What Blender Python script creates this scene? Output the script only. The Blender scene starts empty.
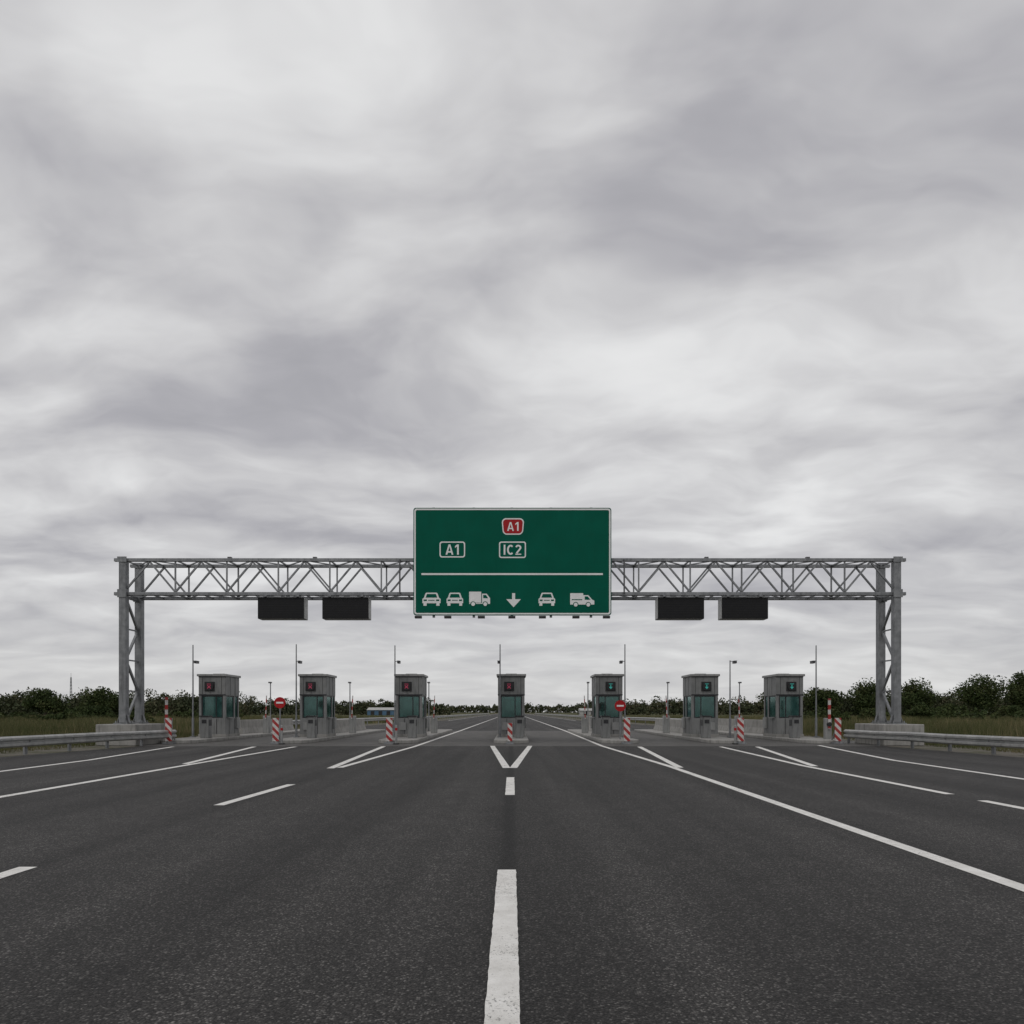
import bpy, bmesh, math, random
import numpy as np
from mathutils import Vector, Matrix
random.seed(7); rng=np.random.default_rng(7)
sc=bpy.context.scene
sc.view_settings.view_transform='Standard'
try: sc.view_settings.look='None'
except Exception: pass
sc.view_settings.exposure=0
COL=sc.collection

# ------------------------------------------------------------------ materials
class NT:
    def __init__(s,nt): s.nt=nt
    def n(s,t): return s.nt.nodes.new(t)
    def l(s,a,b): s.nt.links.new(a,b)
    def setin(s,sock,v):
        if isinstance(v,bpy.types.NodeSocket): s.l(v,sock)
        else: sock.default_value=v
    def math(s,op,a,b=None,c=None,clamp=False):
        nd=s.nt.nodes.new('ShaderNodeMath'); nd.operation=op; nd.use_clamp=clamp
        s.setin(nd.inputs[0],a)
        if b is not None: s.setin(nd.inputs[1],b)
        if c is not None: s.setin(nd.inputs[2],c)
        return nd.outputs[0]
    def mapr(s,v,a,b,c,d,smooth=False):
        nd=s.nt.nodes.new('ShaderNodeMapRange')
        if smooth: nd.interpolation_type='SMOOTHSTEP'
        s.setin(nd.inputs[0],v)
        for i,x in enumerate((a,b,c,d)): nd.inputs[i+1].default_value=x
        return nd.outputs[0]
    def noise(s,vec,scale,detail=4,rough=.5,dist=0.):
        nd=s.nt.nodes.new('ShaderNodeTexNoise')
        if vec is not None: s.l(vec,nd.inputs['Vector'])
        nd.inputs['Scale'].default_value=scale; nd.inputs['Detail'].default_value=detail
        nd.inputs['Roughness'].default_value=rough; nd.inputs['Distortion'].default_value=dist
        return nd.outputs[0]
    def mapping(s,vec,scale=(1,1,1),loc=(0,0,0)):
        nd=s.nt.nodes.new('ShaderNodeMapping'); s.l(vec,nd.inputs[0])
        nd.inputs['Scale'].default_value=scale; nd.inputs['Location'].default_value=loc
        return nd.outputs[0]
    def mix(s,f,a,b):
        nd=s.nt.nodes.new('ShaderNodeMix'); nd.data_type='RGBA'
        s.setin(nd.inputs[0],f)
        s.setin(nd.inputs[6],a if not isinstance(a,tuple) else (*a,1)[:4])
        s.setin(nd.inputs[7],b if not isinstance(b,tuple) else (*b,1)[:4])
        return nd.outputs[2]
    def ramp(s,f,stops):
        nd=s.nt.nodes.new('ShaderNodeValToRGB'); s.l(f,nd.inputs[0])
        cr=nd.color_ramp
        cr.elements[0].position=stops[0][0]; cr.elements[0].color=(*stops[0][1],1)
        cr.elements[1].position=stops[-1][0]; cr.elements[1].color=(*stops[-1][1],1)
        for p,c in stops[1:-1]:
            e=cr.elements.new(p); e.color=(*c,1)
        return nd.outputs[0]
    def bump(s,h,strength,dist):
        nd=s.nt.nodes.new('ShaderNodeBump'); s.l(h,nd.inputs['Height'])
        nd.inputs['Strength'].default_value=strength; nd.inputs['Distance'].default_value=dist
        return nd.outputs[0]

def newmat(name):
    m=bpy.data.materials.new(name); m.use_nodes=True
    nt=m.node_tree; b=nt.nodes['Principled BSDF']
    return m,NT(nt),b
def vary(name,c1,c2,scale=3.,rough=.6,metal=0.,bump=0.,dirt=0.,spec=.5):
    m,T,b=newmat(name)
    co=T.n('ShaderNodeTexCoord').outputs['Object']
    f=T.noise(co,scale,6,.6)
    f=T.mapr(f,.3,.7,0,1)
    col=T.mix(f,c1,c2)
    if dirt>0:
        st=T.noise(T.mapping(co,(6,6,.7)),1.5,5,.6)
        g=T.mapr(st,.5,.75,0,dirt)
        col=T.mix(g,col,tuple(x*.35 for x in c1))
    T.l(col,b.inputs['Base Color'])
    r=T.mapr(T.noise(co,scale*4,4),.3,.7,rough-.08,rough+.08)
    T.l(r,b.inputs['Roughness'])
    b.inputs['Metallic'].default_value=metal
    b.inputs['Specular IOR Level'].default_value=spec
    if bump>0: T.l(T.bump(T.noise(co,60,4),bump,.005),b.inputs['Normal'])
    return m

M={}
M['steel']=vary('galvanised_steel',(.18,.187,.195),(.31,.318,.325),5,.55,.5,dirt=.55)
M['rail']=vary('guardrail_zinc',(.32,.325,.32),(.47,.47,.455),3,.5,.4,dirt=.5)
M['dark']=vary('dark_plastic',(.012,.012,.013),(.022,.022,.023),6,.5)
M['screen']=vary('led_screen',(.006,.006,.007),(.010,.010,.011),6,.45,spec=.25)
M['vmsframe']=vary('grey_housing',(.09,.09,.095),(.14,.14,.145),4,.5,.3)
M['concrete']=vary('concrete',(.24,.235,.22),(.36,.35,.33),2.5,.85,bump=.3,dirt=.6)
M['booth']=vary('booth_panel',(.185,.19,.187),(.27,.272,.267),1.8,.55,.1,dirt=.7)
M['booth2']=vary('booth_panel_light',(.26,.265,.26),(.35,.35,.342),1.8,.5,.15,dirt=.55)
M['frame']=vary('window_frame',(.03,.032,.034),(.06,.06,.063),6,.45,.5)
M['white']=vary('white_sheeting',(.74,.75,.74),(.86,.86,.85),2,.5,dirt=.10)
M['green']=vary('green_sheeting',(.0010,.088,.056),(.002,.110,.071),.9,.65,dirt=.12,spec=.08)
M['red']=vary('red_sheeting',(.33,.012,.016),(.46,.02,.022),3,.5,dirt=.3,spec=.2)
M['bark']=vary('bark',(.05,.04,.03),(.10,.085,.065),8,.9,bump=.6)
M['blue']=vary('blue_cladding',(.05,.12,.20),(.08,.16,.25),.5,.6)
M['cladding']=vary('light_cladding',(.35,.35,.34),(.45,.45,.43),.5,.6)

def glassmat():
    m,T,b=newmat('booth_glass')
    nt=m.node_tree; out=nt.nodes['Material Output']
    tr=nt.nodes.new('ShaderNodeBsdfTransparent'); tr.inputs[0].default_value=(.34,.66,.62,1)
    gl=nt.nodes.new('ShaderNodeBsdfGlossy'); gl.inputs['Color'].default_value=(.70,.92,.89,1); gl.inputs['Roughness'].default_value=.08
    df=nt.nodes.new('ShaderNodeBsdfDiffuse')
    co=T.n('ShaderNodeTexCoord').outputs['Object']
    T.l(T.mix(T.mapr(T.noise(co,2.2,3),.35,.65,0,1),(.02,.08,.072),(.08,.22,.20)),df.inputs[0])
    m1=nt.nodes.new('ShaderNodeMixShader'); m1.inputs[0].default_value=.5
    nt.links.new(tr.outputs[0],m1.inputs[1]); nt.links.new(df.outputs[0],m1.inputs[2])
    fr=nt.nodes.new('ShaderNodeFresnel'); fr.inputs[0].default_value=1.8
    m2=nt.nodes.new('ShaderNodeMixShader')
    nt.links.new(fr.outputs[0],m2.inputs[0]); nt.links.new(m1.outputs[0],m2.inputs[1]); nt.links.new(gl.outputs[0],m2.inputs[2])
    nt.links.new(m2.outputs[0],out.inputs[0]); return m
M['glass']=glassmat()

def emis(name,c,s):
    m,T,b=newmat(name); b.inputs['Base Color'].default_value=(*c,1)
    b.inputs['Emission Color'].default_value=(*c,1); b.inputs['Emission Strength'].default_value=s; return m
M['sigred']=emis('signal_red',(.34,.04,.08),.35)
M['siggreen']=emis('signal_green',(.04,.33,.29),.35)

def stripes(name,chev,freq):
    m,T,b=newmat(name)
    co=T.n('ShaderNodeTexCoord').outputs['Object']
    s=T.n('ShaderNodeSeparateXYZ'); T.l(co,s.inputs[0])
    v=T.math('ADD',T.math('MULTIPLY',s.outputs[0],chev),s.outputs[2])
    v=T.math('FRACT',T.math('MULTIPLY',v,freq))
    f=T.math('GREATER_THAN',v,.5)
    d=T.mapr(T.noise(co,9,5),.45,.75,0,.5)
    col=T.mix(f,(.60,.58,.56),(.36,.02,.018))
    col=T.mix(d,col,(.16,.14,.13))
    T.l(col,b.inputs['Base Color']); b.inputs['Roughness'].default_value=.55
    return m
M['stripes']=stripes('red_white_stripes',1.,3.4)
M['bands']=stripes('red_white_bands',0.,2.6)

def asphalt_color(T,co):
    sx=T.n('ShaderNodeSeparateXYZ'); T.l(co,sx.inputs[0])
    X,Y=sx.outputs[0],sx.outputs[1]
    vo=T.n('ShaderNodeTexVoronoi'); T.l(co,vo.inputs['Vector']); vo.inputs['Scale'].default_value=95
    vc=T.n('ShaderNodeSeparateColor'); T.l(vo.outputs['Color'],vc.inputs[0])
    stone=T.ramp(vc.outputs[0],[(0,(.018,.0170,.0160)),(.55,(.037,.0350,.0335)),(.84,(.066,.0625,.059)),(1,(.17,.163,.154))])
    gap=T.mapr(vo.outputs['Distance'],.35,.75,1,.4)
    mu=T.n('ShaderNodeMix'); mu.data_type='RGBA'; mu.blend_type='MULTIPLY'; mu.inputs[0].default_value=1
    T.l(stone,mu.inputs[6])
    mid=T.mapr(T.noise(co,2.2,7,.65),.3,.7,.82,1.18)
    streak=T.mapr(T.noise(T.mapping(co,(1.1,.035,1)),1.6,4,.55),.3,.7,.62,1.38)
    big=T.mapr(T.noise(co,.16,4,.5),.3,.7,.86,1.14)
    k=T.math('MULTIPLY',T.math('MULTIPLY',mid,streak),T.math('MULTIPLY',big,gap))
    sj=T.noise(T.mapping(co,(3,.8,1)),2,4)
    dx=T.math('ABSOLUTE',T.math('ADD',X,T.math('MULTIPLY_ADD',sj,.06,0.0)))
    seam=T.mapr(dx,.03,.11,.5,1,True)
    k=T.math('MULTIPLY',k,seam)
    ph=T.math('MULTIPLY',T.math('ADD',X,.03),2*math.pi/1.87)
    k=T.math('MULTIPLY',k,T.mapr(T.math('COSINE',ph),-1,1,1.12,.88))
    ck=T.n('ShaderNodeTexVoronoi'); ck.feature='DISTANCE_TO_EDGE'
    wn=T.n('ShaderNodeVectorMath'); wn.operation='MULTIPLY_ADD'
    nn=T.n('ShaderNodeTexNoise'); T.l(co,nn.inputs['Vector']); nn.inputs['Scale'].default_value=1.3; nn.inputs['Detail'].default_value=6
    T.l(nn.outputs['Color'],wn.inputs[0]); wn.inputs[1].default_value=(1.1,1.1,0); T.l(co,wn.inputs[2])
    T.l(T.mapping(wn.outputs[0],(.20,.07,0)),ck.inputs['Vector']); ck.inputs['Scale'].default_value=1.
    crm=T.math('MULTIPLY',T.mapr(ck.outputs['Distance'],.0008,.0022,1,0),T.mapr(T.noise(co,.35,2),.52,.58,0,.45))
    k=T.math('MULTIPLY',k,T.math('SUBTRACT',1.,crm))
    cb=T.n('ShaderNodeCombineColor')
    for i in range(3): T.l(k,cb.inputs[i])
    T.l(cb.outputs[0],mu.inputs[7])
    col=mu.outputs[2]
    ap=T.math('MULTIPLY',T.mapr(Y,25.4,25.6,0,1),T.mapr(Y,46,46.3,1,0))
    apc=T.mix(T.mapr(T.noise(co,1.5,6,.6),.3,.7,0,1),(.09,.088,.083),(.155,.15,.142))
    col=T.mix(T.math('MULTIPLY',ap,.75),col,apc)
    h=T.math('SUBTRACT',vc.outputs[0],T.math('MULTIPLY',vo.outputs['Distance'],1.1))
    return col,h
def asphalt():
    m,T,b=newmat('asphalt')
    co=T.n('ShaderNodeTexCoord').outputs['Object']
    col,h=asphalt_color(T,co)
    T.l(col,b.inputs['Base Color'])
    b.inputs['Roughness'].default_value=.76; b.inputs['Specular IOR Level'].default_value=.35
    T.l(T.bump(h,.8,.005),b.inputs['Normal'])
    return m
M['asphalt']=asphalt()
def paint():
    m,T,b=newmat('road_paint')
    co=T.n('ShaderNodeTexCoord').outputs['Object']
    col,h=asphalt_color(T,co)
    w1=T.noise(co,55,6,.8); w2=T.noise(co,1.3,3,.5)
    w=T.math('ADD',w1,T.math('MULTIPLY',T.math('SUBTRACT',w2,.5),.35))
    f=T.mapr(w,.585,.65,0,.9)
    tone=T.mix(T.mapr(T.noise(co,7,6,.7),.3,.7,0,1),(.62,.605,.57),(.84,.83,.80))
    c=T.mix(f,tone,col)
    T.l(c,b.inputs['Base Color']); b.inputs['Roughness'].default_value=.7
    T.l(T.bump(h,.5,.004),b.inputs['Normal'])
    return m
M['paint']=paint()
def groundmat():
    m,T,b=newmat('meadow')
    co=T.n('ShaderNodeTexCoord').outputs['Object']
    a=T.noise(co,.05,6,.6); c=T.noise(co,1.7,8,.7)
    f=T.math('ADD',T.math('MULTIPLY',a,.6),T.math('MULTIPLY',c,.4))
    col=T.ramp(f,[(.36,(.036,.044,.017)),(.47,(.060,.066,.027)),(.55,(.095,.088,.045)),(.66,(.15,.13,.08))])
    T.l(col,b.inputs['Base Color']); b.inputs['Roughness'].default_value=.95
    b.inputs['Specular IOR Level'].default_value=.1
    T.l(T.bump(c,1.,.15),b.inputs['Normal']); return m
M['ground']=groundmat()
def verge():
    m,T,b=newmat('gravel_verge')
    co=T.n('ShaderNodeTexCoord').outputs['Object']
    c=T.noise(co,30,6,.7); a=T.noise(co,.9,5,.6)
    col=T.mix(T.mapr(c,.3,.7,0,1),(.07,.063,.05),(.20,.18,.15))
    col=T.mix(T.mapr(a,.45,.6,0,.85),col,(.055,.06,.024))
    T.l(col,b.inputs['Base Color']); b.inputs['Roughness'].default_value=.95
    T.l(T.bump(c,1.,.03),b.inputs['Normal']); return m
M['verge']=verge()
def leafmat(name,cs,sc_=.35,wl=.5):
    m,T,b=newmat(name)
    g=T.n('ShaderNodeNewGeometry').outputs['Random Per Island']
    co=T.n('ShaderNodeTexCoord').outputs['Object']
    cl=T.noise(co,sc_,3,.5)
    f=T.math('ADD',T.math('MULTIPLY',g,1-wl),T.math('MULTIPLY',T.mapr(cl,.35,.65,0,1),wl))
    n=len(cs)
    col=T.ramp(f,[(i/(n-1),c) for i,c in enumerate(cs)])
    T.l(col,b.inputs['Base Color']); b.inputs['Roughness'].default_value=.75
    b.inputs['Specular IOR Level'].default_value=.15
    return m
M['leaf']=leafmat('foliage',[(.022,.036,.012),(.036,.054,.017),(.055,.072,.024),(.09,.09,.038)])
M['leaffar']=leafmat('foliage_far',[(.030,.042,.020),(.048,.060,.030),(.070,.078,.040),(.115,.095,.058)],.12)
M['grass']=leafmat('grass_blades',[(.042,.058,.018),(.075,.085,.032),(.125,.115,.055),(.24,.19,.11)],.22,.65)

# ------------------------------------------------------------------ mesh helper
class MB:
    def __init__(s): s.v=[]; s.f=[]
    def add(s,vs,fs):
        o=len(s.v); s.v+= [tuple(v) for v in vs]; s.f+=[tuple(i+o for i in f) for f in fs]
    def box(s,c,d,rz=0.):
        x,y,z=[k/2 for k in d]; R=Matrix.Rotation(rz,3,'Z')
        vs=[R@Vector((sx*x,sy*y,sz*z))+Vector(c) for sx,sy,sz in
            [(-1,-1,-1),(1,-1,-1),(1,1,-1),(-1,1,-1),(-1,-1,1),(1,-1,1),(1,1,1),(-1,1,1)]]
        s.add(vs,[(0,3,2,1),(4,5,6,7),(0,1,5,4),(1,2,6,5),(2,3,7,6),(3,0,4,7)])
    def beam(s,a,b,w,h=None):
        h=h or w; a=Vector(a); b=Vector(b); d=(b-a).normalized()
        up=Vector((0,0,1)) if abs(d.z)<.95 else Vector((0,1,0))
        r=d.cross(up).normalized(); u=r.cross(d)
        vs=[]
        for p in (a,b):
            for i,j in ((-1,-1),(1,-1),(1,1),(-1,1)): vs.append(p+r*(i*w/2)+u*(j*h/2))
        s.add(vs,[(0,3,2,1),(4,5,6,7),(0,1,5,4),(1,2,6,5),(2,3,7,6),(3,0,4,7)])
    def cyl(s,a,b,r,r2=None,n=12):
        r2=r if r2 is None else r2; a=Vector(a); b=Vector(b); d=(b-a).normalized()
        up=Vector((0,0,1)) if abs(d.z)<.95 else Vector((0,1,0))
        q=d.cross(up).normalized(); u=q.cross(d); vs=[]
        for p,rr in ((a,r),(b,r2)):
            for i in range(n):
                t=2*math.pi*i/n; vs.append(p+q*(math.cos(t)*rr)+u*(math.sin(t)*rr))
        fs=[(i,i+n,(i+1)%n+n,(i+1)%n) for i in range(n)]+[tuple(range(n)),tuple(range(2*n-1,n-1,-1))]
        s.add(vs,fs)
    def poly(s,pts): s.add(pts,[tuple(range(len(pts)))])
    def prism(s,pts,z0,z1):
        n=len(pts)
        s.add([(x,y,z0) for x,y in pts]+[(x,y,z1) for x,y in pts],
          [(i,(i+1)%n,(i+1)%n+n,i+n) for i in range(n)]+[tuple(range(n-1,-1,-1)),tuple(range(n,2*n))])
    def obj(s,name,mat,parent=None,bevel=0.,loc=None):
        me=bpy.data.meshes.new(name); me.from_pydata(s.v,[],s.f)
        bm=bmesh.new(); bm.from_mesh(me); bmesh.ops.recalc_face_normals(bm,faces=bm.faces); bm.to_mesh(me); bm.free()
        me.materials.append(M[mat] if isinstance(mat,str) else mat)
        o=bpy.data.objects.new(name,me); COL.objects.link(o)
        if loc: o.location=loc
        if parent: o.parent=parent
        if bevel>0:
            b=o.modifiers.new('bevel','BEVEL'); b.width=bevel; b.segments=2; b.limit_method='ANGLE'
        return o
def empty(name,loc=(0,0,0)):
    e=bpy.data.objects.new(name,None); e.empty_display_size=.3; e.location=loc; COL.objects.link(e); return e

def sheet(name,pts,z,mat):
    b=MB(); b.poly([(x,y,z) for x,y in pts]); o=b.obj(name,mat)
    if o.data.polygons[0].normal.z<0: o.data.flip_normals()
    return o

# ------------------------------------------------------------------ ground and road
sheet('ground',[(-2500,-400),(2500,-400),(2500,3500),(-2500,3500)],0,'ground')
sheet('gravel_verge',[(-17,-60),(17,-60),(16.6,30),(16.2,48),(12.5,110),(12,880),(-12,880),(-12.5,110),(-16.2,48),(-16.6,30)],.004,'verge')
sheet('road',[(-14.6,-60),(14.6,-60),(14.2,16),(13.5,25),(14.6,29),(14.6,48),(9.8,100),(9.6,880),(-9.6,880),(-9.8,100),(-14.6,48),(-14.6,29),(-13.5,25),(-14.4,16)],.008,'asphalt')

mk=MB()
def line(pts,w,step=.5):
    P=[]
    for (x0,y0),(x1,y1) in zip(pts[:-1],pts[1:]):
        n=max(1,int(abs(y1-y0)/step))
        for i in range(n): P.append((x0+(x1-x0)*i/n,y0+(y1-y0)*i/n))
    P.append(pts[-1])
    vs=[]; j=.0025
    for x,y in P:
        a=random.uniform(-j,j); c=random.uniform(-j,j)
        vs+=[(x-w/2+a,y,.012),(x+w/2+c,y,.012)]
    mk.add(vs,[(2*i,2*i+1,2*i+3,2*i+2) for i in range(len(P)-1)])
W=.145
line([(-.04,1.6),(-.04,5.50)],W,.05)
line([(-.03,-6.),(-.03,-2.)],W)
line([(-.03,10.45),(-.03,13.3)],W,.1)
line([(-.12,15.5),(-.72,25.6)],.17); line([(.03,15.5),(.66,25.6)],.17)
line([(-3.9,2.0),(-3.87,5.60)],W,.1); line([(-3.9,9.3),(-3.78,12.)],W,.1)
line([(-4.0,15.4),(-4.62,25.2)],.17)
line([(-3.84,15.6),(-3.5,25),(-3.42,46),(-3.42,600)],.15,1.)
line([(-7.3,-10),(-7.42,8),(-7.6,16.5),(-7.72,25.0)],.16)
line([(-7.80,16.7),(-9.2,25.0)],.17)
line([(-10.4,-10),(-10.5,12),(-10.9,18),(-12.1,25.)],.15)
line([(3.6,-10),(3.6,15.8),(3.28,25.5),(3.5,46),(3.6,600)],.15,.5)
line([(3.74,15.6),(4.55,25.)],.17)
line([(6.6,10.55),(6.72,16.2),(7.45,25.)],.15); line([(6.92,16.0),(8.75,25.)],.17)
line([(6.55,6.0),(6.58,9.8)],.15); line([(6.5,-3),(6.5,1)],.15)
line([(9.4,-10),(9.45,12.9),(9.8,18),(11.4,26)],.15)
for s in (-1,1): line([(s*9.1,100),(s*9.1,600)],.15,5)
mk.obj('road_markings','paint')

# ------------------------------------------------------------------ toll islands and booths
def island(cx,w,y0,y1):
    b=MB(); r=w/2; pts=[]
    for i in range(13):
        t=math.pi+math.pi*i/12; pts.append((cx+r*math.cos(t),y0+r+r*math.sin(t)))
    pts+=[(cx+r,y1),(cx-r,y1)]
    b.prism(pts,.0,.15); return b.obj('toll_island','concrete',bevel=.03)

def booth(cx,side,sig):
    w,d=1.17,1.55; z0=.15; fy=-d/2
    e=empty('toll_booth',(cx,31.+d/2,0))
    zt=2.93; zh=1.98; zs=.98
    b=MB()
    b.box((0,0,z0+.06),(w+.06,d+.06,.12)); b.obj('plinth','concrete',e,.01)
    b=MB()
    hh=zs-(z0+.12); zc=z0+.12+hh/2
    b.box((0,-d/2+.04,zc),(w,.08,hh)); b.box((0,d/2-.04,zc),(w,.08,hh))
    b.box((-w/2+.04,0,zc),(.08,d-.16,hh)); b.box((w/2-.04,0,zc),(.08,d-.16,hh))
    for sx in (-1,1):
        for sy in (-1,1):
            b.box((sx*(w/2-.055),sy*(d/2-.055),(zs+zh)/2),(.11,.11,zh-zs))
    for sx in (-1,1): b.box((sx*(w/2-.04),.25,(zs+zh)/2),(.08,.12,zh-zs))
    b.obj('walls','booth',e,.008)
    b=MB(); b.box((0,0,(zh+zt-.1)/2),(w+.02,d+.02,zt-.1-zh)); b.obj('fascia','booth',e,.012)
    b=MB()
    b.box((0,0,zt-.05),(w+.14,d+.14,.10)); b.box((0,.15,zt+.03),(.5,.5,.06)); b.obj('roof','booth2',e,.012)
    b=MB()
    for x in (-.2,.2): b.box((x,fy-.013,(zs+z0+.12)/2),(.018,.01,zs-z0-.14))
    for sx in (-1,1):
        for y in (-.35,.25): b.box((sx*(w/2+.003),y,(zs+z0+.12)/2),(.01,.018,zs-z0-.14))
        for y in (-.25,.3): b.box((sx*(w/2+.013),y,(zh+zt-.1)/2),(.01,.018,zt-.14-zh))
    for x in (-.42,.42): b.box((x,fy-.015,(zh+zt)/2-.03),(.014,.008,zt-.2-zh))
    b.box((0,fy-.013,zh+.03),(w+.03,.012,.05))
    b.box((0,fy-.012,zt-.125),(w+.03,.012,.035))
    b.obj('trim','frame',e)
    b=MB()
    def fr(x0,x1,y,za,zb):
        t=.05
        b.box(((x0+x1)/2,y,za+t/2),(x1-x0,.05,t)); b.box(((x0+x1)/2,y,zb-t/2),(x1-x0,.05,t))
        b.box((x0+t/2,y,(za+zb)/2),(t,.05,zb-za-2*t)); b.box((x1-t/2,y,(za+zb)/2),(t,.05,zb-za-2*t))
    xa=w/2-.11
    fr(-xa,xa,-d/2+.05,zs,zh); fr(-xa,xa,d/2-.05,zs,zh)
    b.box((xa*.35*side,-d/2+.05,(zs+zh)/2),(.04,.045,zh-zs-.10))
    def frs(y0,y1,x,za,zb):
        t=.05
        b.box((x,(y0+y1)/2,za+t/2),(.05,y1-y0,t)); b.box((x,(y0+y1)/2,zb-t/2),(.05,y1-y0,t))
        b.box((x,y0+t/2,(za+zb)/2),(.05,t,zb-za-2*t)); b.box((x,y1-t/2,(za+zb)/2),(.05,t,zb-za-2*t))
    for sx in (-1,1):
        frs(-d/2+.11,.19,sx*(w/2-.04),zs,zh); frs(.31,d/2-.11,sx*(w/2-.04),zs,zh)
    b.obj('window_frames','frame',e)
    b=MB()
    b.box((0,-d/2+.05,(zs+zh)/2),(2*xa-.06,.008,zh-zs-.06)); b.box((0,d/2-.05,(zs+zh)/2),(2*xa-.06,.008,zh-zs-.06))
    for sx in (-1,1):
        b.box((sx*(w/2-.04),(-d/2+.30)/2,(zs+zh)/2),(.008,.85,zh-zs-.06))
        b.box((sx*(w/2-.04),(.31+d/2-.11)/2,(zs+zh)/2),(.008,.30,zh-zs-.06))
    b.obj('glass','glass',e)
    b=MB()
    b.box((0,-.35,zs-.06),(w-.2,.5,.05)); b.box((.18*side,-.35,zs+.14),(.34,.05,.26)); b.box((-.1*side,.25,.95),(.4,.08,.7)); b.box((-.1*side,.1,.65),(.42,.4,.08))
    b.box((-.2,.55,1.4),(.4,.06,.9))
    b.obj('interior','dark',e)
    b=MB()
    b.box((side*(w/2+.06),-.3,zs+.01),(.12,.5,.04)); b.box((side*(w/2+.04),.55,.75),(.08,.35,.5))
    b.box((-.28*side,fy-.03,.62),(.3,.05,.34))
    b.obj('pay_shelf','booth2',e,.006)
    sgx=-.10 if side>0 else .06; zc=2.38
    b=MB(); b.box((sgx,fy-.03,zc),(.44,.04,.42)); b.cyl((sgx,fy-.052,zc),(sgx,fy-.09,zc),.19,n=28); b.obj('signal_housing','dark',e,.008)
    b=MB(); y=fy-.094
    if sig=='r':
        for s in (1,-1): b.beam((sgx-.075,y-.004*s,zc-.02-.07*s),(sgx+.075,y-.004*s,zc-.02+.07*s),.006,.035)
        b.box((sgx,y-.01,zc+.105),(.17,.006,.025))
    else:
        b.box((sgx,y,zc+.025),(.04,.008,.10)); b.add([(sgx-.085,y-.004,zc-.02),(sgx+.085,y-.004,zc-.02),(sgx,y-.004,zc-.12)],[(0,1,2)])
        b.box((sgx,y-.01,zc+.11),(.17,.006,.025))
    b.obj('signal_symbol','sigred' if sig=='r' else 'siggreen',e)
    return e

BX=[(-13.28,1,'r'),(-8.81,1,'r'),(-4.56,1,'r'),(-.03,1,'r'),(4.30,-1,'g'),(8.54,-1,'g'),(12.3,-1,'g')]
for cx,side,sg in BX:
    island(cx,1.55 if abs(cx)>1 else 1.4,27.3,44.5)
    booth(cx,side,sg)
    b=MB()
    pr=[(-.22,.15),(.22,.15),(.12,.45),(.09,.85),(-.09,.85),(-.12,.45)]
    n=len(pr); y0,y1=35.2,43.5
    b.add([(x,y0,z) for x,z in pr]+[(x,y1,z) for x,z in pr],[(i,(i+1)%n,(i+1)%n+n,i+n) for i in range(n)]+[tuple(range(n-1,-1,-1)),tuple(range(n,2*n))])
    b.obj('concrete_barrier','concrete',None,.015,(cx-.45*side,0,0))
    b=MB(); hx=-side*.62
    for y in (33.1,34.3,35.0): b.cyl((hx,y,.15),(hx,y,1.15),.022,n=8)
    for z in (.65,1.13): b.cyl((hx,33.1,z),(hx,35.0,z),.02,n=8)
    b.obj('handrail','rail',None,0,(cx,0,0))
    e=empty('payment_machine',(cx+side*.35,29.6,0))
    b=MB(); b.box((0,0,.60),(.34,.40,.90)); b.obj('cabinet','booth',e,.02)
    b=MB(); b.box((0,-.02,1.075),(.40,.48,.05)); b.box((side*.175,0,.8),(.012,.25,.26)); b.box((0,-.204,.85),(.2,.012,.16)); b.obj('hood','frame',e,.004)
    e=empty('barrier_gate',(cx+side*.5,36.5,0))
    b=MB(); b.box((0,0,.60),(.32,.32,.9)); b.obj('housing','booth2',e,.02)
    b=MB(); b.beam((0,-.19,.9),(side*.05,-.19,2.1),.04,.06); b.obj('arm','bands',e)

def crash_board(x,y,h=.85,w=.24):
    e=empty('hazard_marker',(x,y,0))
    b=MB(); b.box((0,0,.12+h/2),(w,.03,h)); b.obj('board','stripes',e)
    b=MB(); b.cyl((-w/2+.04,.05,.0),(-w/2+.04,.05,h+.05),.025,n=8); b.cyl((w/2-.04,.05,0),(w/2-.04,.05,h+.05),.025,n=8)
    b.box((0,.05,.04),(w+.15,.3,.08)); b.beam((0,.07,.7),(0,.55,.1),.04); b.obj('stand','steel',e)
    return e
for x in (-13.3,-9.15,-4.75,-.08,4.45,8.85,12.62): crash_board(x,27.1,.9 if abs(x)>1 else .7,.24 if abs(x)>1 else .18)
def bollard(x,y):
    e=empty('delineator_post',(x,y,0))
    b=MB(); b.cyl((0,0,.0),(0,0,.72),.045,.04,14); b.cyl((0,0,.72),(0,0,.75),.04,.02,14); b.obj('post','booth2',e)
    b=MB(); b.cyl((0,0,.54),(0,0,.64),.0475,n=14); b.obj('reflective_band','red',e)
    b=MB(); b.cyl((0,0,.013),(0,0,.05),.12,n=14); b.obj('base','dark',e)
for x in (-8.85,-4.45,8.58): bollard(x,26.9)

def noentry(x,y,zc,r=.225):
    e=empty('no_entry_sign',(x,y,0))
    b=MB(); b.cyl((0,.02,.1),(0,.02,zc+r*.5),.028,n=10); b.obj('post','steel',e)
    b=MB(); b.cyl((0,-.015,zc),(0,.0,zc),r,n=32); b.obj('disc','red',e)
    b=MB(); b.box((0,-.02,zc),(r*1.25,.006,r*.30)); b.obj('bar','white',e)
noentry(-9.25,27.9,1.62); noentry(4.36,28.2,1.5)

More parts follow.
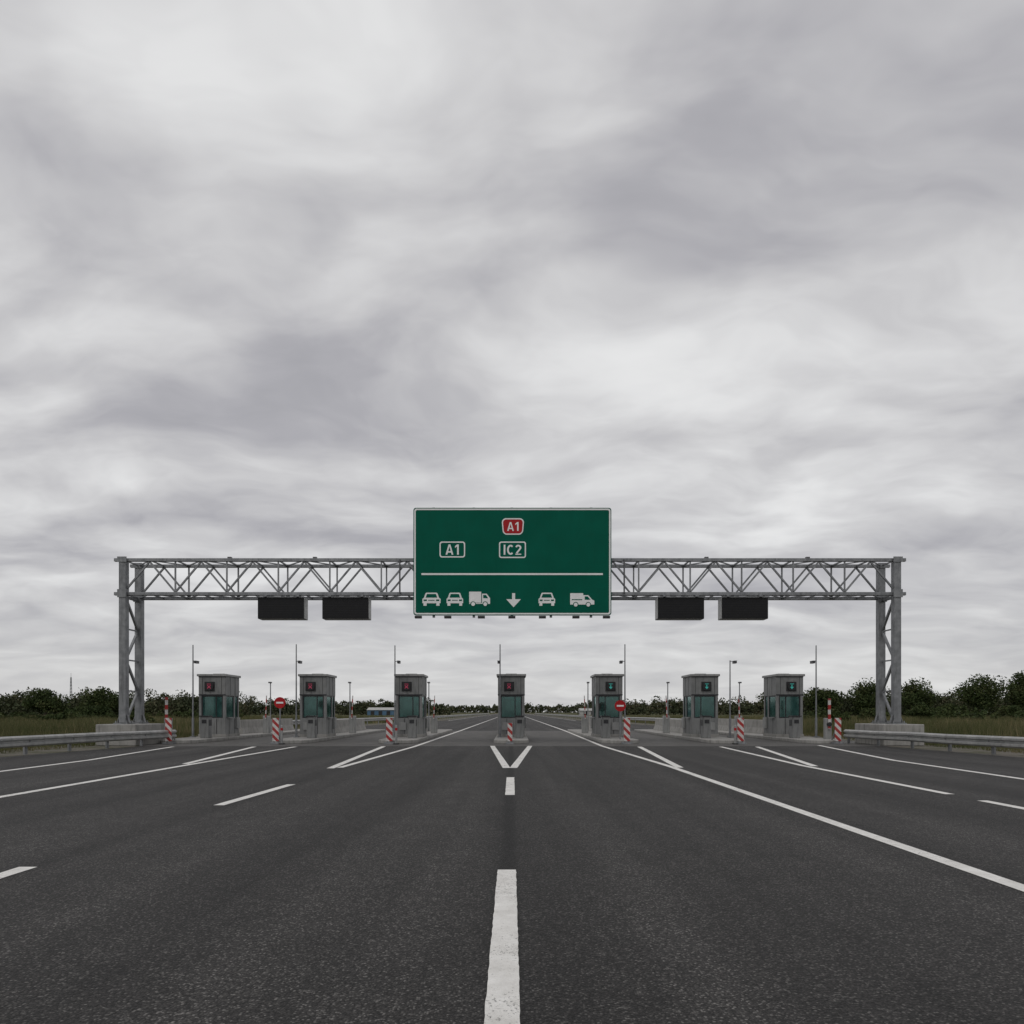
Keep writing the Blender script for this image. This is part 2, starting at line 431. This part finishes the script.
def barrier_arm(x,y,top):
    e=empty('toll_barrier',(x,y,0))
    b=MB(); b.box((0,.12,.5),(.26,.22,1.)); b.obj('housing','booth2',e,.02)
    b=MB(); b.box((0,-.04,(top+.55)/2),(.10,.05,top-.55)); b.obj('arm','bands',e)
    b=MB(); b.cyl((0,-.08,.75),(0,.05,.75),.09,n=16); b.obj('pivot','dark',e)
barrier_arm(-13.95,28.3,1.85); barrier_arm(12.95,28.6,1.8)

def campole(x,y,top,arm,camz):
    e=empty('camera_pole',(x,y,0))
    b=MB(); b.cyl((0,0,.1),(0,0,1.),.05,n=12); b.cyl((0,0,1.),(0,0,top),.034,.022,12); b.box((0,0,.17),(.2,.2,.04)); b.cyl((0,0,camz+.1),(arm*.16,0,camz+.12),.014,n=8)
    b.obj('pole','steel',e)
    b=MB(); b.box((arm*.18,-.06,camz+.06),(.11,.30,.10)); b.cyl((arm*.18,-.21,camz+.06),(arm*.18,-.24,camz+.06),.04,n=12); b.box((arm*.18,-.08,camz+.118),(.13,.34,.012)); b.obj('camera','vmsframe',e,.01)
    return e
for x,t,a in ((-13.9,4.17,1),(-9.4,4.2,1),(-5.1,4.15,1),(-.52,4.2,0),(4.92,4.2,-1),(9.5,3.5,1),(13.25,4.15,-1)):
    campole(x,30.5,t,a if a else -.3,min(t-.12,3.35))
for x in (-13.8,-9.26,-4.75,4.34,8.9,13.0):
    e=empty('light_post',(x,40,0))
    b=MB(); b.cyl((0,0,.1),(0,0,2.9),.035,.028,n=10); b.obj('post','steel',e)
    b=MB(); b.box((0,-.06,2.93),(.14,.24,.08)); b.obj('head','vmsframe',e,.01)

# ------------------------------------------------------------------ gantry
g=empty('sign_gantry')
yf,yb=26.3,27.4; zt,zb=6.96,5.69; xl,xr=-14.58,14.43
b=MB()
for y in (yf,yb):
    b.box(((xl+xr)/2,y,zt),(xr-xl+.7,.12,.12)); b.box(((xl+xr)/2,y,zb),(xr-xl+.7,.12,.12))
b.obj('chords','steel',g,.01)
b=MB(); N=30; dx=(xr-xl)/N
for i in range(N+1):
    x=xl+i*dx
    for y in (yf,yb):
        if 0<i<N and i%2==0: b.beam((x,y,zb+.06),(x,y,zt-.06),.05)
        if i<N:
            a,c=((zb,zt) if i%2==0 else (zt,zb))
            s1=.06 if a<c else -.06
            b.beam((x,y,a+s1),(x+dx,y,c-s1),.06)
    for z in (zt,zb):
        b.beam((x,yf+.06,z),(x,yb-.06,z),.05)
        if i<N:
            b.beam((x,yf+.05 if i%2 else yb-.05,z),(x+dx,yb-.05 if i%2 else yf+.05,z),.04)
b.obj('lattice','steel',g)
b=MB()
for x in (xl,xr):
    for y in (yf,yb): b.box((x,y,(.85+zt-.07)/2),(.26,.25,zt-.07-.85))
b.obj('columns','steel',g,.015)
b=MB()
for x in (xl,xr):
    zz=.9; up=True
    while zz<5.6:
        z2=min(zz+1.15,5.62)
        b.beam((x,yf+.12 if up else yb-.12,zz),(x,yb-.12 if up else yf+.12,z2),.08)
        b.beam((x,yf+.13,z2),(x,yb-.13,z2),.05)
        zz=z2+.02; up=not up
    for y in (yf,yb):
        b.box((x,y,.82),(.52,.5,.05))
        for sx in (-1,1):
            b.beam((x+sx*.14,y,1.15),(x+sx*.23,y,.85),.02,.1)
            for sy in (-1,1): b.cyl((x+sx*.2,y+sy*.19,.84),(x+sx*.2,y+sy*.19,.92),.025,n=8)
        b.box((x,y-.14,zb),(.34,.03,.30)); b.box((x,y-.14,zt),(.34,.03,.2))
b.obj('bracing_and_plates','steel',g)
b=MB()
for x in (xl,xr): b.box((x,(yf+yb)/2,.4),(1.5,2.2,.79))
b.obj('footings','concrete',g,.03)
b=MB()
for x in (-10.6,-7.4,7.3,11.1): b.box((x,yf,zt+.085),(.14,.12,.05))
for x in (-4.2,4.2): b.cyl((x,yf-.1,zt),(x,yf-.1,zb),.03,n=8)
b.cyl((xl,yb-.1,zb+.11),(xr,yb-.1,zb+.11),.025,n=8)
b.obj('fixtures','vmsframe',g)

for x in (-8.60,-6.20,6.29,8.67):
    e=empty('variable_message_sign',(x,26.3,0))
    b=MB(); b.box((0,0,5.12),(1.74,.46,.80)); b.obj('housing','rail',e,.02)
    b=MB(); b.box((0,-.245,5.12),(1.72,.03,.78)); b.obj('screen','screen',e,.008)
    b=MB()
    for i in range(1,8): b.box((0,-.2615,4.76+i*.09),(1.60,.003,.004))
    b.obj('louvres','dark',e)
    b=MB()
    for s in (-.6,.6): b.box((s,0,5.575),(.07,.3,.11)); b.box((s,-.21,5.56),(.12,.10,.05))
    b.box((0,-.30,5.535),(1.76,.10,.015)); b.obj('hangers','steel',e)

# ------------------------------------------------------------------ main green sign, drawn on a 37.3 mm grid (u right, v down)
S=.0373; SX=-3.66; SZ=8.83; SY=25.98
sg=empty('motorway_sign',(SX,SY,SZ))
UW,VH=197,107
def P2(u,v,l): return (u*S,-.004*l,-v*S)
def rr(u0,v0,u1,v1,r,n=6):
    pts=[]
    for cu,cv,a0 in ((u1-r,v0+r,-90),(u1-r,v1-r,0),(u0+r,v1-r,90),(u0+r,v0+r,180)):
        for i in range(n+1):
            t=math.radians(a0+90*i/n); pts.append((cu+r*math.cos(t),cv+r*math.sin(t)))
    return pts
b=MB()
pts=rr(0,0,UW,VH,2.5); n=len(pts)
b.add([(u*S,0,-v*S) for u,v in pts]+[(u*S,.07,-v*S) for u,v in pts],[(i,(i+1)%n,(i+1)%n+n,i+n) for i in range(n)]+[tuple(range(n)),tuple(range(2*n-1,n-1,-1))])
b.obj('panel','green',sg)
L={'white':MB(),'green':MB(),'red':MB()}
def ring(c,o,i_,l):
    n=len(o); L[c].add([P2(u,v,l) for u,v in o]+[P2(u,v,l) for u,v in i_],[(i,(i+1)%n,(i+1)%n+n,i+n) for i in range(n)])
def pg(c,pts,l): L[c].poly([P2(u,v,l) for u,v in pts])
def disc(c,u,v,r,l,n=20): pg(c,[(u+r*math.cos(2*math.pi*i/n),v+r*math.sin(2*math.pi*i/n)) for i in range(n)],l)
def rect(c,u0,v0,u1,v1,l): pg(c,[(u0,v0),(u1,v0),(u1,v1),(u0,v1)],l)
ring('white',rr(.8,.8,UW-.8,VH-.8,2.4),rr(2.3,2.3,UW-2.3,VH-2.3,1.6),1)
rect('white',8,65.1,188.5,66.9,1)
ring('white',rr(26,33.6,51.5,49.5,2.5),rr(27.2,34.8,50.3,48.3,1.7),1)
ring('white',rr(85.2,33.6,112,50,2.2),rr(86.4,34.8,110.8,48.8,1.4),1)
# red badge: rounded rectangle, slightly narrower at the foot
def taper(pts): return [(99+(u-99)*(1-.10*max(0,(v-16)/10.)),v) for u,v in pts]
pg('white',taper(rr(88,10.4,110,26.8,4.2,8)),1)
pg('red',taper(rr(89.2,11.6,108.8,25.6,3.2,8)),2)
def stroke(pts,t):
    n=len(pts); Lf=[];Rt=[]
    def nrm(a,b):
        dx_,dy_=b[0]-a[0],b[1]-a[1]; l=math.hypot(dx_,dy_); return (-dy_/l,dx_/l)
    for i,(x,y) in enumerate(pts):
        if i==0: nx,ny=nrm(pts[0],pts[1]); k=1
        elif i==n-1: nx,ny=nrm(pts[-2],pts[-1]); k=1
        else:
            a=nrm(pts[i-1],pts[i]); c=nrm(pts[i],pts[i+1]); nx,ny=a[0]+c[0],a[1]+c[1]; l=math.hypot(nx,ny); nx/=l;ny/=l; k=min(1.6,1/(nx*a[0]+ny*a[1]))
        Lf.append((x+nx*t/2*k,y+ny*t/2*k)); Rt.append((x-nx*t/2*k,y-ny*t/2*k))
    return Lf,Rt
def glyph(ch,u,v,h,l,t=.17):
    def put(pts): pg('white',[(u+x*h,v+(1-y)*h) for x,y in pts],l)
    def st(pts):
        a,c=stroke(pts,t)
        for i in range(len(pts)-1): put([a[i],a[i+1],c[i+1],c[i]])
    if ch=='A':
        put([(0,0),(.29,1),(.38,.80),(.17,0)]); put([(.29,1),(.47,1),(.38,.80)]); put([(.47,1),(.76,0),(.59,0),(.38,.80)])
        put([(.222,.20),(.2615,.35),(.4985,.35),(.538,.20)])
    if ch=='1': put([(.0,.66),(.0,.82),(.20,1.0),(.37,1.0),(.37,0),(.20,0),(.20,.80)])
    if ch=='I': put([(0,0),(0,1),(t,1),(t,0)])
    if ch=='C': st([(.36+.275*math.cos(a),.5+ (.415)*math.sin(a)) for a in [math.radians(x) for x in range(48,313,22)]])
    if ch=='2':
        st([(.30+.225*math.cos(a),.70+.215*math.sin(a)) for a in [math.radians(x) for x in range(165,-31,-20)]]+[(.13,.15)])
        put([(.01,0),(.01,.11),(.60,.11),(.60,0)])
def word(t_,uc,vt,h,l,gap=.16):
    W_={'A':.76,'1':.37,'I':.17,'C':.66,'2':.60}
    tot=(sum(W_[c] for c in t_)+gap*(len(t_)-1))*h; u=uc-tot/2
    for c in t_:
        glyph(c,u,vt,h,l); u+=(W_[c]+gap)*h
word('A1',99,14.3,8.8,3); word('A1',38.6,36.5,10.2,1); word('IC2',98.6,36.8,10,1)
def car(u,v,w,h):
    k=w/18.; q=h/13.
    f=lambda a,b_:(u+a*k,v+b_*q)
    pg('white',[f(4,0),f(14,0),f(15,.8),f(16.5,5),f(18,6.2),f(18,10.5),f(0,10.5),f(0,6.2),f(1.5,5),f(3,.8)],1)
    pg('green',[f(4.6,1.3),f(13.4,1.3),f(14.8,4.9),f(3.2,4.9)],2)
    for a in (1.2,13.6): pg('green',[f(a,6.8),f(a+3.2,6.8),f(a+3.2,8.3),f(a,8.3)],2)
    pg('green',[f(5.8,7.2),f(12.2,7.2),f(12.2,7.9),f(5.8,7.9)],2)
    for a in (1,13.8): pg('white',[f(a,10.5),f(a+3.2,10.5),f(a+3.2,13),f(a,13)],1)
car(9,84.5,18,13); car(33,84.5,16.5,13); car(124.5,84.5,16.5,13)
rect('white',55.5,83.5,67.5,94.5,1); pg('white',[(68.3,85.5),(73,85.5),(76.3,90),(76.3,95.6),(55.5,95.6),(55.5,94.9),(68.3,94.9)],1)
pg('green',[(69.5,86.8),(72.3,86.8),(74.3,90),(69.5,90)],2)
for u in (59.5,71.5): disc('green',u,95.8,2.7,2); disc('white',u,95.8,1.9,3)
pg('white',[(98.2,85),(101.2,85),(101.2,91),(107,91),(99.7,99),(92.4,91),(98.2,91)],1)
pg('white',[(156,85),(169,85),(169,87),(174,87),(178,91.5),(180,92.5),(180,96.3),(156,96.3)],1)
pg('green',[(170.5,88.2),(173.5,88.2),(176.3,91.5),(170.5,91.5)],2); rect('green',157.5,91,168,91.9,2)
for u in (161.5,174): disc('green',u,96.4,2.7,2); disc('white',u,96.4,1.9,3)
for k,mb in L.items(): mb.obj('graphics_'+k,k,sg)
b=MB()
for v in (27,54,81): b.box((UW*S/2,.0,-v*S),(UW*S-.2,.004,.006))
b.obj('panel_joints',M['green'],sg)
b=MB()
for u in (20,60,98,137,177): b.box((u*S,.11,-VH*S/2-.02),(.09,.08,VH*S+.1))
for v in (12,50,95): b.box((UW*S/2,.175,-v*S),(UW*S-.3,.05,.07))
for u in (20,98,177):
    for z in (zt,zb): b.box((u*S,.235,z-SZ),(.12,.07,.2))
b.obj('back_frame','steel',sg)
b=MB()
for u in (6,35,68,98,128,161,191):
    b.beam((u*S,.1,-VH*S-.03),(u*S,-.28,-VH*S-.10),.03); b.box((u*S,-.30,-VH*S-.11),(.26,.12,.09))
b.obj('sign_lights','dark',sg,.01)

# ------------------------------------------------------------------ guardrails
def guardrail(path,zc=.48,spacing=2.,side=1):
    e=empty('guardrail',(0,0,0))
    prof=[(-.005,.155),(.02,.150),(.075,.11),(.075,.06),(.0,.02),(.0,-.02),(.075,-.06),(.075,-.11),(.02,-.150),(-.005,-.155)]
    P=[]
    for (x0,y0),(x1,y1) in zip(path[:-1],path[1:]):
        L_=math.hypot(x1-x0,y1-y0); n=max(1,round(L_/spacing))
        for i in range(n): P.append((x0+(x1-x0)*i/n,y0+(y1-y0)*i/n))
    P.append(path[-1])
    b=MB(); m=len(prof); vs=[]
    for x,y in P:
        dz=random.uniform(-.01,.01)
        for px,pz in prof: vs.append((x+side*px,y,zc+pz+dz))
    fs=[(i*m+j,i*m+j+1,(i+1)*m+j+1,(i+1)*m+j) for i in range(len(P)-1) for j in range(m-1)]
    b.add(vs,fs); o=b.obj('beam','rail',e); s=o.modifiers.new('s','SOLIDIFY'); s.thickness=.006
    b=MB()
    for x,y in P:
        b.box((x-side*.13,y,zc/2+.05),(.06,.11,zc+.13)); b.box((x-side*.055,y,zc),(.08,.1,.2))
        b.cyl((x+side*.0,y,zc),(x+side*.03,y,zc),.02,n=8)
    b.obj('posts','steel',e)
    return e
guardrail([(-13.3,27.6),(-13.75,24),(-14.5,17),(-14.9,6),(-15,-12)],.40,2.,1)
guardrail([(13.15,27.6),(13.6,24),(14.35,17),(14.8,6),(14.9,-12)],.40,2.,-1)
for s in (-1,1):
    guardrail([(s*14.9,46),(s*10.6,100),(s*10.4,320)],.55,4.,-s)

# ------------------------------------------------------------------ vegetation
def mesh_np(name,verts,nper,mat,parent=None):
    nf=len(verts)//nper
    me=bpy.data.meshes.new(name); me.vertices.add(len(verts)); me.vertices.foreach_set('co',verts.astype(np.float32).ravel())
    me.loops.add(nf*nper); me.loops.foreach_set('vertex_index',np.arange(nf*nper,dtype=np.int32))
    me.polygons.add(nf); me.polygons.foreach_set('loop_start',np.arange(0,nf*nper,nper,dtype=np.int32)); me.polygons.foreach_set('loop_total',np.full(nf,nper,dtype=np.int32))
    me.update(calc_edges=True); me.validate()
    me.materials.append(M[mat]); o=bpy.data.objects.new(name,me); COL.objects.link(o)
    if parent: o.parent=parent
    return o
def leaves(cent,size):
    n=len(cent)
    a=rng.normal(size=(n,3)); a/=np.linalg.norm(a,axis=1)[:,None]
    c=rng.normal(size=(n,3)); c-= (c*a).sum(1)[:,None]*a; c/=np.linalg.norm(c,axis=1)[:,None]
    s=(size*rng.uniform(.6,1.4,n))[:,None]
    a=a*s; c=c*s*.6
    return np.stack([cent-a,cent-c*.9,cent+a,cent+c*.9],1).reshape(-1,3)
def crown(cx,cy,zb_,h,w,nl,ncl=16):
    cl=rng.normal(size=(ncl,3)); cl/=np.linalg.norm(cl,axis=1)[:,None]; cl*=rng.uniform(.2,.95,ncl)[:,None]**.6
    cl*=np.array([w/2*.8,w/2*.8,h/2*.8]); cl+=np.array([cx,cy,zb_+h/2])
    r=rng.uniform(.16,.30,ncl)*min(w,h)
    idx=rng.integers(0,ncl,nl)
    d=rng.normal(size=(nl,3)); d/=np.linalg.norm(d,axis=1)[:,None]; d*=(rng.uniform(0,1,nl)**.4)[:,None]
    p=cl[idx]+d*r[idx][:,None]*np.array([1.15,1.15,.85])
    p[:,2]=np.maximum(p[:,2],.05)
    return p,cl
def hedge(x0,x1,y,h,n,thick=3.):
    x=rng.uniform(x0,x1,n)
    top=h*(.72+.14*np.sin(x*.31+y)+.10*np.sin(x*.83+1.3)+.07*np.sin(x*1.9+.4)+.05*np.sin(x*4.3))
    u=rng.uniform(0,1,n)**.75
    yy=y+rng.normal(0,thick,n)*np.sqrt(1-u*.8)
    return np.stack([x,yy,u*top+.1],1)
def row(x0,x1,y,hf,gap,wr=(5,9)):
    out=[]; x=x0
    while x<x1:
        h=hf(x)*random.uniform(.74,1.12); out.append((x,y+random.uniform(-6,6),h,random.uniform(*wr))); x+=gap*random.uniform(.6,1.4)
    return out
def treeline(name,specs,nl,size,mat,extra=()):
    ps=[crown(x,y,.0,h,w,nl,14)[0] for (x,y,h,w) in specs]+list(extra)
    return mesh_np(name,leaves(np.concatenate(ps),size),4,mat)
sp=row(-230,-62,155,lambda x:7.0 if x<-100 else 6.6,3.6)+row(58,230,152,lambda x:6.3,3.8)
treeline('distant_trees',sp,620,.27,'leaffar',
   [hedge(-230,-56,148,4.9,50000),hedge(54,230,145,5.1,50000)])
sp=row(-330,-32,300,lambda x:7.6,6,(8,14))+row(34,330,300,lambda x:8.4,6,(8,14))
treeline('distant_woodland',sp,420,.5,'leaffar',[hedge(-330,-26,296,6.0,30000,4),hedge(28,330,296,6.4,30000,4)])
sp=row(-260,260,905,lambda x:12,11,(16,26))
treeline('distant_forest',sp,260,1.2,'leaffar',[hedge(-320,320,900,11.5,14000,8)])
# broken scrub in the fields either side of the motorway
sp=[]
for i in range(70):
    s=random.choice((-1,1)); y=random.uniform(70,138); x=s*random.uniform(y*.36+2,y*.80+14)
    sp.append((x,y,random.uniform(.7,1.9),random.uniform(2.,6.5)))
treeline('scrub',sp,520,.15,'leaf')

def tree(x,y,h,w,nl=6000):
    e=empty('tree',(x,y,0))
    zb_=h*.06; p,cl=crown(0,0,zb_,h-zb_,w,nl,30)
    mesh_np('foliage',leaves(p,.21),4,'leaf',e)
    b=MB(); b.cyl((0,0,-.1),(.1,0,h*.35),.26,.18,10); b.cyl((.1,0,h*.35),(0,.1,h*.75),.18,.06,8)
    for c in cl[:12]:
        z=random.uniform(.22,.55)*h; b.cyl((.07,.02,z),tuple(c),.08,.025,6)
    b.obj('trunk','bark',e)
for x,y,h,w in ((87,130,9.3,9),(95.5,131,9.0,7.5),(78.5,136,7.2,7),(104,131,7.6,8),(70,138,7.4,7.5),(62,140,6.8,7),(-92,138,6.0,8),(-83,142,6.4,7.5)):
    tree(x,y,h,w)
for x,y,h,w in ((47,80,2.3,4.0),(-50,84,2.2,4.5),(37,72,1.7,3.2),(-58,95,2.6,4.5),(60,96,2.6,5),(28,60,1.2,2.4),(-31,58,1.2,2.6),(71,100,2.4,5),(80,110,2.2,6)):
    p,_=crown(x,y,0,h,w,2600,16); mesh_np('shrub',leaves(p,.13),4,'leaf')
def grass(n,xr_,yr,hr,wd):
    x=rng.uniform(*xr_,n); y=rng.uniform(*yr,n)
    k=np.sin(x*1.3+np.sin(y*.7)*2)*np.cos(y*.9+x*.4)+rng.normal(0,.5,n)
    keep=k>-.5; x=x[keep]; y=y[keep]; n=len(x)
    h=rng.uniform(*hr,n)*(1+.25*np.sin(x*.8+y*.5)); a=rng.uniform(0,6.28,n); lean=rng.normal(0,.22,(n,2))*h[:,None]
    w=wd*rng.uniform(.6,1.3,n)
    v0=np.stack([x-np.cos(a)*w,y-np.sin(a)*w,np.zeros(n)],1); v1=np.stack([x+np.cos(a)*w,y+np.sin(a)*w,np.zeros(n)],1)
    v2=np.stack([x+lean[:,0],y+lean[:,1],h],1)
    return np.stack([v0,v1,v2],1).reshape(-1,3)
gs=[]
for s in (-1,1):
    R=lambda a,b_:(a,b_) if s>0 else (-b_,-a)
    gs.append(grass(26000,R(16.6,30),(14,40),(.25,.80),.012))
    gs.append(grass(42000,R(17,48),(36,75),(.3,.85),.02))
    gs.append(grass(36000,R(14,90),(75,140),(.3,.8),.035))
    gs.append(grass(11000,R(15.2,16.8),(5,45),(.08,.32),.008))
mesh_np('tall_grass',np.concatenate(gs),3,'grass')

# ------------------------------------------------------------------ far details
m_=empty('radio_mast',(-126,200,0))
b=MB()
for i in range(3):
    t=2*math.pi*i/3; b.beam((math.cos(t)*.5,math.sin(t)*.5,0),(math.cos(t)*.12,math.sin(t)*.12,11.2),.08)
for k in range(12):
    z=k*.93; r=.5-.38*z/11.2; r2=.5-.38*(z+.93)/11.2
    for i in range(3):
        t=2*math.pi*i/3; u=2*math.pi*(i+1)/3
        b.beam((math.cos(t)*r,math.sin(t)*r,z),(math.cos(u)*r2,math.sin(u)*r2,z+.93),.05)
b.cyl((0,0,11.2),(0,0,12.4),.04,n=6); b.obj('lattice','steel',m_)
def warehouse(x,y,w,d,h,mat):
    e=empty('distant_warehouse',(x,y,0))
    b=MB(); b.box((0,0,h/2),(w,d,h)); b.obj('walls',mat,e)
    b=MB(); b.add([(-w/2-.3,-d/2-.3,h),(w/2+.3,-d/2-.3,h),(w/2+.3,d/2+.3,h),(-w/2-.3,d/2+.3,h),(-w/2-.3,0,h+1.0),(w/2+.3,0,h+1.0)],[(0,1,5,4),(2,3,4,5),(0,4,3),(1,2,5),(0,3,2,1)]); b.obj('roof','cladding',e)
    b=MB()
    for i in range(3): b.box((-w*.3+i*w*.3,-d/2-.03,.8),(w*.14,.06,1.6))
    b.obj('doors','dark',e)
warehouse(-50,270,10,8,2.0,'blue'); warehouse(33,290,10,8,1.8,'cladding')

# ------------------------------------------------------------------ sky
w=bpy.data.worlds.new('World'); sc.world=w; w.use_nodes=True
nt=w.node_tree; T=NT(nt); bg=nt.nodes['Background']; out=nt.nodes['World Output']
SUN_EL,SUN_AZ=math.radians(52),math.radians(205)
sk=nt.nodes.new('ShaderNodeTexSky'); sk.sky_type='NISHITA'; sk.sun_disc=False; sk.sun_elevation=SUN_EL; sk.sun_rotation=SUN_AZ
T.l(sk.outputs[0],bg.inputs[0]); bg.inputs[1].default_value=.09
co=T.n('ShaderNodeTexCoord').outputs['Generated']
s=T.n('ShaderNodeSeparateXYZ'); T.l(co,s.inputs[0])
OFF=.20
zz=T.math('ADD',T.math('MAXIMUM',s.outputs[2],0.),OFF)
px=T.math('DIVIDE',s.outputs[0],zz); py=T.math('DIVIDE',s.outputs[1],zz)
cb=T.n('ShaderNodeCombineXYZ'); T.l(px,cb.inputs[0]); T.l(py,cb.inputs[1]); p=cb.outputs[0]
def deck(x,y,z):
    v=Vector((x,y,z)).normalized(); k=v.z+OFF; return (v.x/k,v.y/k,0)
warp=T.n('ShaderNodeTexNoise'); T.l(p,warp.inputs['Vector']); warp.inputs['Scale'].default_value=1.3; warp.inputs['Detail'].default_value=4; warp.inputs['Roughness'].default_value=.48
wv=T.n('ShaderNodeVectorMath'); wv.operation='MULTIPLY_ADD'; T.l(warp.outputs['Color'],wv.inputs[0]); wv.inputs[1].default_value=(.6,.6,0); T.l(p,wv.inputs[2])
pw=wv.outputs[0]
n1=T.noise(T.mapping(pw,(.75,1.25,1),(3.1,1.7,0)),1.45,3,.45)
n2=T.noise(T.mapping(pw,(.9,1.4,1),(7.3,2.2,0)),3.4,4,.5)
n3=T.noise(T.mapping(pw,(1.,1.4,1),(1.3,5.2,0)),7.5,3,.5)
val=T.math('ADD',T.math('MULTIPLY',T.math('SUBTRACT',n1,.5),.85),T.math('MULTIPLY',T.math('SUBTRACT',n2,.5),.62))
val=T.math('ADD',val,T.math('MULTIPLY',T.math('SUBTRACT',n3,.5),.17))
def blob(d,sx,sy,amp):
    c=deck(*d)
    sub=T.n('ShaderNodeVectorMath'); sub.operation='SUBTRACT'; T.l(pw,sub.inputs[0]); sub.inputs[1].default_value=(c[0]+.30,c[1]+.30,.30)
    mu=T.n('ShaderNodeVectorMath'); mu.operation='MULTIPLY'; T.l(sub.outputs[0],mu.inputs[0]); mu.inputs[1].default_value=(1/sx,1/sy,0)
    le=T.n('ShaderNodeVectorMath'); le.operation='LENGTH'; T.l(mu.outputs[0],le.inputs[0])
    return T.math('MULTIPLY',T.mapr(le.outputs['Value'],0,1,1,0,True),amp)
for d,sx,sy,a in (((-.45,1,.93),.42,.30,.30),((.10,1,.97),.22,.28,.18),((.24,1,.47),.5,.30,.14),((-.70,1,.85),.3,.28,-.18),
                  ((-.32,1,.46),.65,.28,-.34),((.3,1,.62),.6,.28,-.14),((.62,1,.85),.5,.35,-.14),((-.2,1,.33),1.7,.33,.12),((.5,1,.3),1.4,.38,.10),
                  ((-.3,1,.66),.7,.2,.08),((.45,1,.16),1.6,.4,-.10)):
    val=T.math('ADD',val,blob(d,sx,sy,a))
lum=T.math('ADD',val,.49)
col=T.ramp(lum,[(.05,(.31,.31,.335)),(.32,(.43,.425,.45)),(.52,(.595,.59,.60)),(.72,(.77,.77,.772)),(1.,(.92,.92,.915))])
hz=T.mapr(s.outputs[2],0.,.20,.55,0,True)
col=T.mix(hz,col,(.68,.68,.677))
bg2=nt.nodes.new('ShaderNodeBackground'); T.l(col,bg2.inputs[0]); bg2.inputs[1].default_value=1.
ms=nt.nodes.new('ShaderNodeMixShader'); ms.inputs[0].default_value=.96
T.l(bg.outputs[0],ms.inputs[1]); T.l(bg2.outputs[0],ms.inputs[2]); T.l(ms.outputs[0],out.inputs[0])

sl=bpy.data.lights.new('sun','SUN'); sl.energy=.7; sl.angle=math.radians(25); sl.color=(1,.97,.93)
so=bpy.data.objects.new('sun',sl); COL.objects.link(so)
dirv=Vector((math.sin(SUN_AZ)*math.cos(SUN_EL),math.cos(SUN_AZ)*math.cos(SUN_EL),math.sin(SUN_EL)))
so.rotation_euler=dirv.to_track_quat('Z','Y').to_euler(); so.location=(0,-10,30)

# ------------------------------------------------------------------ camera
cd=bpy.data.cameras.new('camera'); cam=bpy.data.objects.new('camera',cd); COL.objects.link(cam)
cam.location=(0,0,1.25); cam.rotation_euler=(math.radians(90),0,0)
cd.sensor_width=36; cd.lens=700/1024*36; cd.shift_y=200/1024; cd.clip_start=.05; cd.clip_end=6000
sc.camera=cam
